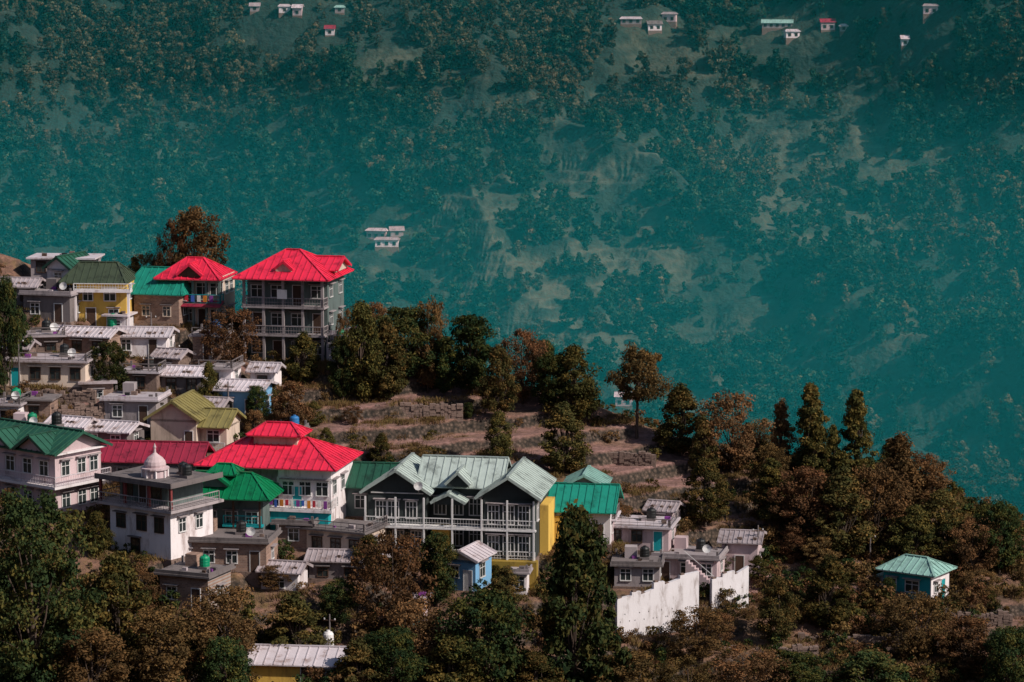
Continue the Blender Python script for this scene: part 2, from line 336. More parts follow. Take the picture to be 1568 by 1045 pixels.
# --- red roof white house with laundry
b=Build('red_roof_white_house',408,818,-12,(-6.4,6.2,0,9.5));b.plinth(-6.2,6.2,0,9.5)
b.block(-6.2,6.2,3,9.5,0,6.4,WHT);b.block(.9,6.2,1.2,2.995,0,6.4,WHT)
for a in(1.9,3.6,5.3):b.win('f',a,3.8,1.1,1.3)
b.door('f',2.8,2.6,.9,2,TRQ);b.win('r',1.2,3.8);b.win('r',4.2,3.8);b.win('f',2,.6,1,1);b.win('f',4.6,.6,1,1)
b.box('turquoise_wall',TRQ,-1.0,6.2,.1,1.19,0,2.3);b.box('balcony_slab',WHT,-1.2,6.6,-.1,1.19,2.32,2.6)
b.rail([(-1.1,0),(6.5,0),(6.5,2.5)],2.6,FRM,.9)
b.rail([(.9,1.0),(6.3,1.0)],5.0,FRM,.5)
for i in range(13):
    x=-.8+i*.55;b.box('laundry',CL[(i*7)%5],x,x+.25+.2*random.random(),-.09,-.05,2.75+.1*(i%3),3.5)
b.roof(RED,-6.6,6.2,1.0,9.5,6.5,2.2,'x',4.2,.8,WHT);b.box('clerestory_walls',CRM,-2.4,2.0,4,6.8,7.6,9.1);b.roof(RED,-2.4,2.0,4,6.8,9.1,1.0,'x',1.5,.6,CRM)
b.box('turquoise_porch',TRQ,-3.6,-1.1,-.6,1.5,.0,1.2);fin(b)
# --- green roof house
b=Build('green_roof_house',333,828,-10,(-4.2,4.4,0,4.6));b.plinth(-4.2,4.4,0,4.6)
b.block(-4.0,4.3,.9,4.6,0,4.2,GWL);wrow(b,'f',(-2.8,-.9,1.2,3.2),1.2,1.1,1.5,1);b.rail([(.6,.1),(4.3,.1)],1.6,TRQ,.9);b.box('porch_slab',TRQ,.5,4.4,0,.88,1.4,1.6)
for x in(-3.9,-1.2,1.6,4.2):b.box('columns',WOOD,x-.09,x+.09,0,.2,0,4.2)
b.roof(GRN,-4.4,4.6,0,4.6,4.3,2.0,'x',2.6,.9,GWL);b.roof(GRN,-1.5,.9,.3,3.2,5.5,1.1,'y',0,.35,GWL);b.roof(GRN,-.9,1.3,1.2,3.6,6.3,.8,'x',.8,.4,GWL);fin(b)
# --- house with cupola
b=Build('cupola_house',218,852,-35,(-4,3.6,0,6));b.plinth(-4,3.6,0,6)
b.block(-4,3.6,0,6,0,4.7,WHT);b.b=(-4,3.6,0,6);b.win('f',-2.6,2.6,1,1.2,WOOD);b.win('f',0,2.6,1.1,1.3,WOOD);b.win('f',2.2,2.6,1,1.3,WOOD);b.win('r',1.6,2.6,.9,1.2);b.win('r',4,2.6,.9,1.2);b.win('f',-.8,.4,1,1.2,WOOD)
b.box('floor_slab',LCON,-4.9,4.5,-.9,6.6,4.7,4.95);b.rail([(-4.8,6),(-4.8,-.8),(4.4,-.8),(4.4,6)],4.95,LCON,.9)
b.block(-3.4,2.6,.8,5.8,4.95,7.1,GWL,'upper_walls');b.win('f',-2.4,5.6,1.1,1.1,WOOD);b.win('f',1.2,5.6,1.1,1.1,WOOD);b.door('f',-.5,5,.9,1.9)
for x in(-4.6,-1.5,1.5,4.2):b.box('columns',mat('maroon_paint',(.25,.04,.04)),x-.12,x+.12,-.7,-.46,4.95,7.1)
b.box('roof_slab',CON,-5,4.6,-1,6.4,7.1,7.3);b.box('parapet',CON,-5,4.6,-1,-.85,7.3,7.6);b.box('parapet',CON,4.45,4.6,-.84,6.4,7.3,7.6)
b.lathe('cupola',PNK,-.2,2.2,[(1.15,7.3),(1.15,8.0),(1.35,8.05),(1.35,8.2),(1.0,8.25),(1.05,8.5),(.98,8.8),(.7,9.15),(.35,9.4),(.14,9.6),(.1,10.0),(.16,10.1),(.02,10.5)])
for i in range(8):
    a=i/8*6.283;b.box('cupola_pillars',WHT,-.2+1.2*math.cos(a)-.07,-.2+1.2*math.cos(a)+.07,2.2+1.2*math.sin(a)-.07,2.2+1.2*math.sin(a)+.07,7.3,8.05)
b.tank(2.6,3.5,7.3,.5,1.0);b.tank(1.2,4.6,7.3,.45,.9);fin(b)
# --- pink house at left
b=Build('pink_house',86,792,-38,(-9,.0,0,6));b.plinth(-9,0,0,6)
b.block(-10,0,0,6,0,6.0,PNK)
for z in(.8,3.9):
    for a in(-8.6,-6.2,-3.8,-1.5):b.win('f',a,z,1.1,1.35)
    for a in(1.3,3.4,5):b.win('r',a,z,.95,1.3)
b.box('balcony_slab',WHT,-10.3,1.1,-1.1,-.004,2.9,3.15);b.box('balcony_slab',WHT,.004,1.1,0,6.4,2.9,3.15)
b.rail([(-10.2,-1),(1,-1),(1,6.3)],3.15,PTIN,.9,.22)
b.box('cornice',WHT,-10.4,.5,-.5,6.4,6.0,6.15)
b.roof(DGR,-10,0,0,6,6.2,1.8,'x',0,.8,PNK);b.roof(DGR,-4.2,-.6,-.6,3,6.3,1.5,'y',0,.5,PNK);b.roof(DGR,-9,-5.6,-.6,3,6.3,1.5,'y',0,.5,PNK);b.tank(-5,5,7.6,.5,1.1);fin(b)
# --- cream house, mustard roof
b=Build('cream_house',272,692,-12,(-2.8,4.8,0,6));b.plinth(-2.8,4.8,0,6)
b.block(-2.8,2.0,0,6,0,3.3,CRM);b.win('r',2,1,1,1.1);b.door('f',1.2,.1,.8);b.roof(YOLV,-2.8,2,0,6,3.35,1.9,'y',0,.55,CRM)
b.block(2.01,4.8,1.2,5.6,0,2.5,CRM);b.win('f',3.4,1,1.2,1.1);b.roof(YOLV,2.3,4.8,.6,6,2.6,1.4,'x',0,.5,CRM);b.rail([(2.2,.1),(4.9,.1)],.1,FRM);fin(b)
# --- long faded red roof
b=Build('long_red_roof_house',212,748,-6,(-5.6,5.8,0,5));b.plinth(-5.6,5.8,0,5);b.block(-5.6,5.8,0,5,0,2.7,LCON);wrow(b,'f',(-4,-1.5,1.5,4),.9,1.1,1.1,1);b.roof(MAG,-5.6,5.8,0,5,2.75,1.5,'x',0,.7,LCON);b.tank(-1,5.5,2.6,.5,1.2);fin(b)
# --- grey green house w/ green roof
b=Build('grey_green_house',540,792,-8,(-2.9,3,0,5.5));b.plinth(-2.9,3,0,5.5);b.block(-2.9,3,0,5.5,0,3,GWL);b.win('f',-1.5,1,1.2,1.3);b.win('f',.8,1,1,1.2);b.roof(DGR,-2.0,4.6,0,5.5,3.1,1.9,'x',0,.6,GWL);b.dish(-2,1,3.1);fin(b)
# --- small blue house
b=Build('blue_house',706,906,-22,(-1.5,1.5,0,4));b.plinth(-1.5,1.5,0,4);b.block(-1.5,1.5,0,4,0,3.1,BLU);b.win('f',-.6,1.4,.7,1);b.door('f',.7,.1,.8,2,FRM);b.win('r',1.6,1.3);b.roof(PTIN,-1.5,1.5,0,4,3.15,.9,'y',0,.4,WHT);fin(b)
# --- pale teal hip roof house right
b=Build('teal_hip_roof_house',1388,920,-34,(-2.6,2.6,0,4));b.plinth(-2.6,2.6,0,4);b.block(-2.6,2.6,0,4,0,2.9,TRQ);b.b=(-2.6,2.6,0,4);b.win('f',.6,1,1.4,1.1);b.win('f',-1.6,1,.8,1.1);b.box('white_side_wall',WHT,2.603,2.7,-.05,4.05,0,2.9);b.b=(-2.6,2.7,0,4);b.door('r',2.6,.1,.8,2,TRQ);b.win('r',1,1.1,.7,.9);b.roof(PTEAL,-2.6,2.7,0,4,3.0,1.2,'x',2.0,.6,WHT)  # right-hand wall faced in white plaster over the turquoise block
b.box('annexe',WHT,-4.0,-2.61,1,3.4,0,1.9);b.slab('annexe_roof',PTEAL,[(-4.2,.7,1.9),(-2.55,.7,2.2),(-2.55,3.6,2.2),(-4.2,3.6,1.9)]);fin(b)
# --- bottom tin shed with tank
b=Build('tin_roof_house',452,1052,-6,(-4.1,4.1,0,6));b.plinth(-4.1,4.1,0,6);b.block(-4.1,4.1,0,6,0,2.0,YEL);b.win('f',2.8,.6,1,1);b.door('f',1,.05,.9,1.8);b.roof(PTIN,-4.1,4.1,0,6,2.1,.9,'x',0,.5,YEL,.9);b.tank(1.9,6.6,2.0,.5,1.3,FRM);fin(b)
# --- small / flat houses
GEN=[ # name,u,v,w,d,h,yaw,wall,rooftype,roofmat
('long_cream_house',70,594,8.4,5,2.7,-6,CRM,'flat',TIN),('green_gable_cottage',90,446,2.9,5,2.5,-24,WHT,'gy',DGR),('flat_roof_house',95,428,7.0,4,2.3,-5,LCON,'slab',PTIN),
('stone_house',72,494,5.4,5,3.0,-15,CON,'flat',LCON),('tin_shed',118,542,7,4,1.9,-16,BRK,'g',PTIN),('white_tin_house',214,548,5.8,4.2,2.3,-6,WHT,'g',PTIN),
('stone_shed',60,540,5,4,1.7,8,STONE,'flat',TIN),('flat_roof_house',200,652,5.4,4.5,2.6,-8,LCON,'flat',PTIN),('tin_shed',278,606,4.4,4,2.1,-10,CON,'g',PTIN),
('blue_tin_house',366,642,4.6,5,3.0,-12,BLU,'g',PTIN),('tin_shed',330,600,3.4,4,2.4,-10,WHT,'flat',LCON),('tin_shed',160,694,5,4,2.2,-18,CON,'g',PTIN),('white_shed',10,648,2.6,3.5,1.8,-8,WHT,'flat',TIN),
('white_annexe',520,560,2.6,4,3.4,-10,WHT,'flat',PTIN),('stone_house',318,552,3.2,4,2.6,-8,BRK,'flat',LCON),('brick_flat_house',338,876,8.8,5,2.9,-8,BRK,'flat',CON),
('concrete_house',500,856,8.0,4.6,2.8,-24,CRM,'flat',CON),('brick_shed',282,934,5.0,4.5,3.2,-22,BRK,'flat',CON),('tin_shed',515,888,5.2,3.5,1.8,-6,CON,'g',TIN),('brick_annexe',450,842,3.6,4,2.5,-10,BRK,'flat',CON),
('flat_roof_house',975,844,6.4,5,2.4,-12,PNK,'flat',PTIN),('flat_roof_house',1050,893,6.2,5,2.5,-14,PNK,'flat',LCON),('grey_roof_house',1132,882,3.6,5,3.4,-10,PNK,'g',TIN),
('flat_roof_shed',975,900,4.4,4,2.2,-5,LCON,'flat',CON),('white_annexe',920,832,2.4,4,2.4,-8,PNK,'flat',PTIN),('white_annexe',795,912,1.4,3,2.2,-8,WHT,'flat',LCON),
('stone_shed',215,600,3.5,3,2.0,-8,STONE,'flat',PTIN),('teal_shed',28,700,4.5,4,2.6,-10,PNK,'flat',LCON),('white_hut',640,960,1.0,2,2.6,-10,PNK,'slab',TIN),
('white_annexe',440,690,2.6,3,1.9,-8,GWL,'flat',CON),('tin_shed',25,470,4,4,2.2,-6,CON,'g',TIN),
('tin_shed',255,572,2.8,3,1.7,-20,STONE,'g',TIN),('white_shed',402,598,2.6,3,2.0,-10,WHT,'g',PTIN),('stone_shed',150,612,3.2,3,1.7,10,BRK,'slab',TIN),('tin_shed',318,648,2.8,3,1.7,-16,CON,'g',TIN),
('tin_shed',100,680,4.0,3,1.8,-22,WHT,'g',PTIN),('brick_shed',52,640,3.4,3,1.8,-6,BRK,'slab',CON),('white_shed',178,512,2.2,2.5,2.0,-12,WHT,'slab',PTIN),('tin_shed',20,560,3,3,1.8,-10,STONE,'g',TIN),
('tin_shed',428,905,3.6,3,1.8,-14,WHT,'g',TIN),('stone_shed',600,884,2.8,3,1.8,-6,CON,'slab',LCON),('white_shed',1010,812,2.6,3,2.0,-20,PNK,'g',TIN)]
for i,(nm,u,v,w,d,h,yw,wm,rt,rm) in enumerate(GEN):
    b=Build(nm,u,v,yw,(-w/2,w/2,0,d));b.plinth(-w/2,w/2,0,d,dp=2.8);b.block(-w/2,w/2,0,d,0,h,wm)
    n=max(1,int(w/2));k=i%max(2,n)
    for j in range(n):
        a=-w/2+w*(j+.5)/n
        if j==k and h>2.2:b.door('f',a,.08,.85,min(2,h-.35),TRQ if i%4==0 else WOOD)
        elif h>1.6:b.win('f',a,min(.95,h-1.45),.95,min(1.1,h-1),FRM if i%2 else WOOD)
    if h>2 and d>3.5:b.win('r',d*.5,.95,.9,1,FRM)
    if rt in('flat','slab'):
        b.box('roof_slab',rm,-w/2-.4,w/2+.4,-.5,d+.3,h,h+.18)
        for q in range(6):
            cx=random.uniform(-w*.4,w*.4);cy=random.uniform(.3,d-.5);sz=random.uniform(.15,.4);b.box('roof_clutter',[CON,WOOD,TIN,BLK,CL[q%5],STONE][q],cx,cx+sz*1.6,cy,cy+sz,h+.182,h+.18+sz)
    if rt=='flat':
        if i%2:
            b.box('parapet',rm,-w/2-.3,w/2+.3,-.4,-.28,h+.18,h+.5);b.box('parapet',rm,w/2+.18,w/2+.3,-.27,d+.2,h+.18,h+.5)
        else:b.rail([(-w/2,-.3),(w/2+.2,-.3),(w/2+.2,d)],h+.18,CON,.8,.8)
        for c in ((-w/2,d),(w/2,d),(w/2,.2)):b.box('rebar_columns',CON,c[0]-.1,c[0]+.1,c[1]-.1,c[1]+.1,h+.18,h+.8)
        if w>3 and i%2:b.box('roof_room',wm,-w*.3,-w*.3+1.2,d-1.4,d-.2,h+.18,h+1.3)
        if i%3!=1:b.tank(w*.15,d*.6,h+.18,.48,1.0,(BLK,BLK,TNKG,BLK,TNKB)[i%5])
        if i%3==0:b.dish(w*.32,.6,h+.18)
    elif rt=='g':
        b.roof(rm,-w/2,w/2,0,d,h+.05,.7,'x',0,.4,wm,.5)
        for q in range(4):
            cx=random.uniform(-w*.4,w*.4);b.box('roof_weights',STONE,cx,cx+.25,.3,.55,h+.3,h+.5)
    elif rt=='gy':b.roof(rm,-w/2,w/2,0,d,h+.05,1.3,'y',0,.4,wm)
    if nm=='flat_roof_house' and u==1050:
        for k2 in range(10):b.box('staircase',PNK,w/2-.2-k2*.3,w/2+.1-k2*.3,-1.3,-.52,0,.25*(k2+1))
        b.bar('stair_rail',FRM,(w/2,-1.3,1.1),(w/2-3,-1.3,3.5),.05,.05)
    fin(b)
# --- white retaining walls
for (u,v,yw,segs) in ((945,968,27,[(0,1.6,3.2,3.4),(1.6,2.6,3.7,3.7),(2.6,4.0,3.4,3.8),(4.0,5.2,4.4,4.4),(5.2,6.9,4.1,4.5),(6.9,9.0,4.8,5.0)]),(1090,930,27,[(0,1.2,2.8,2.9),(1.2,2.6,3.2,3.4),(2.6,4.2,3.0,3.7)])):
    b=Build('white_retaining_wall',u,v,yw,(0,segs[-1][1],0,.4),pad=False)
    for k,(a,c,h,h2) in enumerate(segs):
        b.add('wall',WWL,[(a,0,-3),(c,0,-3),(c,.4,-3),(a,.4,-3),(a,.0,h),(c,.0,h2),(c,.4,h2),(a,.4,h)],[(0,3,2,1),(4,5,6,7),(0,1,5,4),(1,2,6,5),(2,3,7,6),(3,0,4,7)])
        b.box('coping_stones',STONE,a+.1,a+.5,.02,.36,h,h+.16)
        for q in range(3):b.box('weep_holes',BLK,a+.3+q*.5,a+.38+q*.5,-.012,.02,.9+.7*(q%2),1.0+.7*(q%2))
    fin(b)
for (u,v,w,h,yw) in ((640,628,9,.6,3),(960,700,6,.5,-6),(130,640,8,1.4,20),(90,612,7,1.0,-4),(1300,985,12,.8,-3),(1180,1000,9,.7,4),(1470,950,10,.8,2)):
    b=Build('stone_retaining_wall',u,v,yw,(-w/2,w/2,0,.5),pad=False);x=-w/2
    while x<w/2:
        l=random.uniform(.3,.7);z=-1.5;hj=h*random.uniform(.6,1.1)
        while z<hj-.1:
            hh=random.uniform(.2,.34);o=random.uniform(0,.18);b.box('stones',STONE,x,x+l-.03,-o,.5,z,z+hh-.02);z+=hh
        x+=l
    fin(b)
for q in HOUSES:q.done()
# --- distant hamlets
FAR=[(966,40,9,-5,PTIN),(1003,50,6,8,CON),(1024,36,6,-12,TIN),(1190,46,13,-6,PTEAL),(1214,60,6,10,PTIN),(1268,48,6,4,MAG),(1292,50,3,0,PTIN),(1386,72,3,0,PTIN),(1425,24,6,-4,TIN),(390,20,4,0,TIN),(436,22,5,6,PTIN),(455,26,4,-6,PTIN),(520,22,4,0,PTEAL),(505,56,4,0,MAG),(576,368,8,-14,PTIN),(608,364,5,8,TIN),(592,380,9,-4,TIN),(955,626,6,-8,PTIN)]
farpos=[]
for i,(u,v,w,yw,rm) in enumerate(FAR):
    x,y,z=survey(u,v,h_mtn,760,1900);zf=float(h_fin(np.array([x]),np.array([y]))[0])
    b=Build('distant_house',yaw=yw,pos=(x,y,max(z,zf)+.4),pad=False);farpos.append((x,y,w));h=2.4+(i%3)*.5
    b.plinth(-w/2,w/2,0,4,dp=4);b.block(-w/2,w/2,0,4,0,h,(LCON,WHT,PNK)[i%3])
    for j in range(max(1,int(w/2.6))):b.win('f',-w/2+(j+.5)*w/max(1,int(w/2.6)),.9,1.1,1.1,WOOD)
    b.roof(rm,-w/2,w/2,0,4,h,.9+(i%2)*.6,'x',0 if i%2 else 1.0,.5,WHT,1.2);b.done()
# ---------------------------------------------------------------- terrain mesh
def seq(*segs):
    o=[]
    for a,c,s in segs:o.extend(np.arange(a,c,s).tolist())
    return o
gx=seq((-64,64,.36),(64,232,2.0),(232,500,12),(500,1600,80))
gx=sorted(set([round(-t,3) for t in seq((64,232,2.0),(232,500,12),(500,1600,80))]+[round(t,3) for t in gx]))
gy=seq((-60,236,8),(236,332,.36),(332,360,1.5),(360,760,10),(760,930,2.5),(930,1460,1.25),(1460,1700,12),(1700,2600,60))
gx=np.array(gx);gy=np.array(gy)
X,Y=np.meshgrid(gx,gy);Z=h_fin(X.ravel(),Y.ravel()).reshape(X.shape)
nx,ny=len(gx),len(gy)
co=np.stack([X,Y,Z],-1).reshape(-1,3)
idx=np.arange(nx*ny).reshape(ny,nx)
fc=np.stack([idx[:-1,:-1],idx[:-1,1:],idx[1:,1:],idx[1:,:-1]],-1).reshape(-1,4)
def mesh_np(name,co,fc,mi=None,mats=(),smooth=False,attr=None):
    me=bpy.data.meshes.new(name);me.vertices.add(len(co));me.vertices.foreach_set('co',co.astype(np.float32).ravel())
    me.loops.add(len(fc)*4);me.loops.foreach_set('vertex_index',fc.astype(np.int32).ravel())
    me.polygons.add(len(fc));me.polygons.foreach_set('loop_start',np.arange(0,len(fc)*4,4,dtype=np.int32));me.polygons.foreach_set('loop_total',np.full(len(fc),4,dtype=np.int32))
    if smooth:me.polygons.foreach_set('use_smooth',np.ones(len(fc),dtype=bool))
    for m in mats:me.materials.append(m)
    if mi is not None:me.polygons.foreach_set('material_index',mi.astype(np.int32))
    if attr:
        for k,a in attr.items():
            at=me.attributes.new(k,'FLOAT','POINT');at.data.foreach_set('value',a.astype(np.float32))
    me.update(calc_edges=True);return me
FIELDS=[(1000,735,120,75,1),(800,650,110,55,.85),(660,620,110,60,.75),(980,690,90,45,.95),(1130,800,50,30,.7),(720,690,140,50,.8),(560,660,80,45,.7),(870,600,60,20,.6),(1500,930,80,30,.7),(70,620,60,20,.5),(440,620,60,30,.5)]
TRACKS=[[(530,700),(515,660),(545,625),(600,612)],[(1140,905),(1180,880),(1240,882),(1310,905)],[(250,560),(300,580),(380,560)],[(100,640),(150,615),(180,590)]]
fw=[(survey(u,v),ru,rv,s) for u,v,ru,rv,s in FIELDS];tw=[[survey(*p) for p in t] for t in TRACKS]
def fieldmask(x,y):
    f=np.zeros(len(x));nz=.5*(fbm(x/5,y/5,2,91)-.5)
    for (x0,y0,z0),ru,rv,s in fw:
        k=4446/y0
        d=((x-x0)/(ru/k))**2+((y-y0)/(rv/k/.5))**2+nz
        f=np.maximum(f,s*sstep(1.1,.7,d)*(y<330))
    f=f*(.45+.55*sstep(.35,.6,fbm(x/7,y/3,3,93)))
    for t in tw:
        for a,c in zip(t[:-1],t[1:]):
            dx,dy=c[0]-a[0],c[1]-a[1];q=np.clip(((x-a[0])*dx+(y-a[1])*dy)/(dx*dx+dy*dy),0,1)
            f=np.maximum(f,sstep(1.3,.8,np.hypot(x-a[0]-q*dx,y-a[1]-q*dy)))
    return f
fld=fieldmask(co[:,0],co[:,1])
br=bare(co[:,0],co[:,1],h_mtn(co[:,0],co[:,1]))*(co[:,1]>640)
def ramp(N,els):
    r=N.new('ShaderNodeValToRGB');e=r.color_ramp.elements
    while len(e)<len(els):e.new(.5)
    for q,(p,c) in zip(e,els):q.position=p;q.color=(*c,1)
    return r
def near_ground():
    m=bpy.data.materials.new('dry_hillside_ground');N,L=nodes(m);b=N['Principled BSDF'];b.inputs['Roughness'].default_value=.95
    g=N.new('ShaderNodeNewGeometry')
    n=N.new('ShaderNodeTexNoise');n.inputs['Scale'].default_value=.16;n.inputs['Detail'].default_value=10;n.inputs['Roughness'].default_value=.72;L.new(g.outputs['Position'],n.inputs['Vector'])
    r=ramp(N,[(.32,(.07,.055,.025)),(.44,(.16,.09,.05)),(.52,(.23,.12,.085)),(.62,(.17,.105,.045)),(.72,(.08,.075,.03))]);L.new(n.outputs['Fac'],r.inputs[0])
    n3=N.new('ShaderNodeTexNoise');n3.inputs['Scale'].default_value=1.7;n3.inputs['Detail'].default_value=8;n3.inputs['Roughness'].default_value=.75;L.new(g.outputs['Position'],n3.inputs['Vector'])
    mr=N.new('ShaderNodeMapRange');mr.inputs[1].default_value=.3;mr.inputs[2].default_value=.7;mr.inputs[3].default_value=.4;mr.inputs[4].default_value=1.4;L.new(n3.outputs['Fac'],mr.inputs[0])
    at=N.new('ShaderNodeAttribute');at.attribute_name='field'
    w=N.new('ShaderNodeTexNoise');w.inputs['Scale'].default_value=.9;w.inputs['Detail'].default_value=9;w.inputs['Roughness'].default_value=.8
    mp=N.new('ShaderNodeMapping');mp.inputs['Scale'].default_value=(.35,2.2,1);L.new(g.outputs['Position'],mp.inputs[0]);L.new(mp.outputs[0],w.inputs['Vector'])
    fr=ramp(N,[(.32,(.15,.075,.055)),(.5,(.27,.145,.125)),(.66,(.36,.215,.20))]);L.new(w.outputs['Fac'],fr.inputs[0])
    mx=N.new('ShaderNodeMix');mx.data_type='RGBA';L.new(at.outputs['Fac'],mx.inputs[0]);L.new(r.outputs[0],mx.inputs[6]);L.new(fr.outputs[0],mx.inputs[7])
    sx=N.new('ShaderNodeSeparateXYZ');L.new(g.outputs['Normal'],sx.inputs[0])
    st=N.new('ShaderNodeMapRange');st.inputs[1].default_value=.8;st.inputs[2].default_value=.6;L.new(sx.outputs['Z'],st.inputs[0])
    vo=N.new('ShaderNodeTexVoronoi');vo.inputs['Scale'].default_value=2.6;L.new(g.outputs['Position'],vo.inputs['Vector'])
    vr=ramp(N,[(0,(.20,.14,.11)),(.4,(.08,.055,.04)),(.8,(.02,.016,.012))]);L.new(vo.outputs['Distance'],vr.inputs[0])
    m2=N.new('ShaderNodeMix');m2.data_type='RGBA';L.new(st.outputs[0],m2.inputs[0]);L.new(mx.outputs[2],m2.inputs[6]);L.new(vr.outputs[0],m2.inputs[7])
    hs=N.new('ShaderNodeHueSaturation');L.new(m2.outputs[2],hs.inputs['Color']);L.new(mr.outputs[0],hs.inputs['Value']);L.new(hs.outputs[0],b.inputs['Base Color'])
    bp=N.new('ShaderNodeBump');bp.inputs['Strength'].default_value=.9;bp.inputs['Distance'].default_value=.3;L.new(n3.outputs['Fac'],bp.inputs['Height']);L.new(bp.outputs[0],b.inputs['Normal'])
    return m
def far_ground():
    m=bpy.data.materials.new('mountain_ground');N,L=nodes(m);b=N['Principled BSDF'];b.inputs['Roughness'].default_value=1
    g=N.new('ShaderNodeNewGeometry');at=N.new('ShaderNodeAttribute');at.attribute_name='bare'
    n=N.new('ShaderNodeTexNoise');n.inputs['Scale'].default_value=.05;n.inputs['Detail'].default_value=12;n.inputs['Roughness'].default_value=.78;L.new(g.outputs['Position'],n.inputs['Vector'])
    r1=ramp(N,[(.35,(.004,.018,.015)),(.65,(.018,.036,.026))]);L.new(n.outputs['Fac'],r1.inputs[0])
    r2=ramp(N,[(.3,(.025,.045,.032)),(.5,(.065,.075,.050)),(.7,(.11,.105,.075))]);L.new(n.outputs['Fac'],r2.inputs[0])
    mx=N.new('ShaderNodeMix');mx.data_type='RGBA';L.new(at.outputs['Fac'],mx.inputs[0]);L.new(r1.outputs[0],mx.inputs[6]);L.new(r2.outputs[0],mx.inputs[7])
    sx=N.new('ShaderNodeSeparateXYZ');L.new(g.outputs['Normal'],sx.inputs[0])
    st=N.new('ShaderNodeMapRange');st.inputs[1].default_value=.7;st.inputs[2].default_value=.45;st.inputs[4].default_value=.85;L.new(sx.outputs['Z'],st.inputs[0])
    m2=N.new('ShaderNodeMix');m2.data_type='RGBA';L.new(st.outputs[0],m2.inputs[0]);L.new(mx.outputs[2],m2.inputs[6]);m2.inputs[7].default_value=(.012,.026,.02,1)
    L.new(m2.outputs[2],b.inputs['Base Color'])
    n2=N.new('ShaderNodeTexNoise');n2.inputs['Scale'].default_value=.3;n2.inputs['Detail'].default_value=8;L.new(g.outputs['Position'],n2.inputs['Vector'])
    bp=N.new('ShaderNodeBump');bp.inputs['Strength'].default_value=.9;bp.inputs['Distance'].default_value=2;L.new(n2.outputs['Fac'],bp.inputs['Height']);L.new(bp.outputs[0],b.inputs['Normal'])
    return m
fy=co[fc[:,0],1]
me=mesh_np('terrain',co,fc,(fy>345).astype(int),(near_ground(),far_ground()),False,{'field':fld,'bare':br})
o=bpy.data.objects.new('hillside_terrain',me);sc.collection.objects.link(o)
# ---------------------------------------------------------------- foliage
def leafmat(name,a,bc,c,trans=.2,vlo=.7,vhi=1.3):
    m=bpy.data.materials.new(name);N,L=nodes(m);N.remove(N['Principled BSDF']);b=N.new('ShaderNodeBsdfDiffuse')
    at=N.new('ShaderNodeAttribute');at.attribute_name='tint'
    r=ramp(N,[(0,a),(.55,bc),(1,c)]);L.new(at.outputs['Fac'],r.inputs[0])
    oi=N.new('ShaderNodeObjectInfo')
    mh=N.new('ShaderNodeMapRange');mh.inputs[3].default_value=.485;mh.inputs[4].default_value=.52;L.new(oi.outputs['Random'],mh.inputs[0])
    mv=N.new('ShaderNodeMath');mv.operation='MULTIPLY';mv.inputs[1].default_value=7.13;L.new(oi.outputs['Random'],mv.inputs[0])
    fr=N.new('ShaderNodeMath');fr.operation='FRACT';L.new(mv.outputs[0],fr.inputs[0])
    mr=N.new('ShaderNodeMapRange');mr.inputs[3].default_value=vlo;mr.inputs[4].default_value=vhi;L.new(fr.outputs[0],mr.inputs[0])
    hs=N.new('ShaderNodeHueSaturation');L.new(mh.outputs[0],hs.inputs['Hue']);L.new(mr.outputs[0],hs.inputs['Value']);L.new(r.outputs[0],hs.inputs['Color']);L.new(hs.outputs[0],b.inputs['Color'])
    out=N['Material Output']
    if trans:
        tr=N.new('ShaderNodeBsdfTranslucent');L.new(hs.outputs[0],tr.inputs[0]);ms=N.new('ShaderNodeMixShader');ms.inputs[0].default_value=trans
        L.new(b.outputs[0],ms.inputs[1]);L.new(tr.outputs[0],ms.inputs[2]);L.new(ms.outputs[0],out.inputs[0])
    else:L.new(b.outputs[0],out.inputs[0])
    return m
LG=leafmat('green_leaves',(.016,.034,.018),(.042,.060,.022),(.13,.105,.030))
LO=leafmat('olive_leaves',(.028,.038,.016),(.088,.075,.026),(.20,.122,.038))
LB=leafmat('brown_leaves',(.055,.040,.020),(.145,.084,.040),(.26,.132,.055))
LF=leafmat('far_leaves',(.006,.024,.018),(.018,.045,.028),(.060,.075,.040),0,.4,1.6)
LF2=leafmat('far_brown_leaves',(.022,.026,.018),(.062,.056,.034),(.12,.095,.055),0,.4,1.6)
BARK=mat('tree_bark',(.09,.06,.045),.95,.5,4,.6)
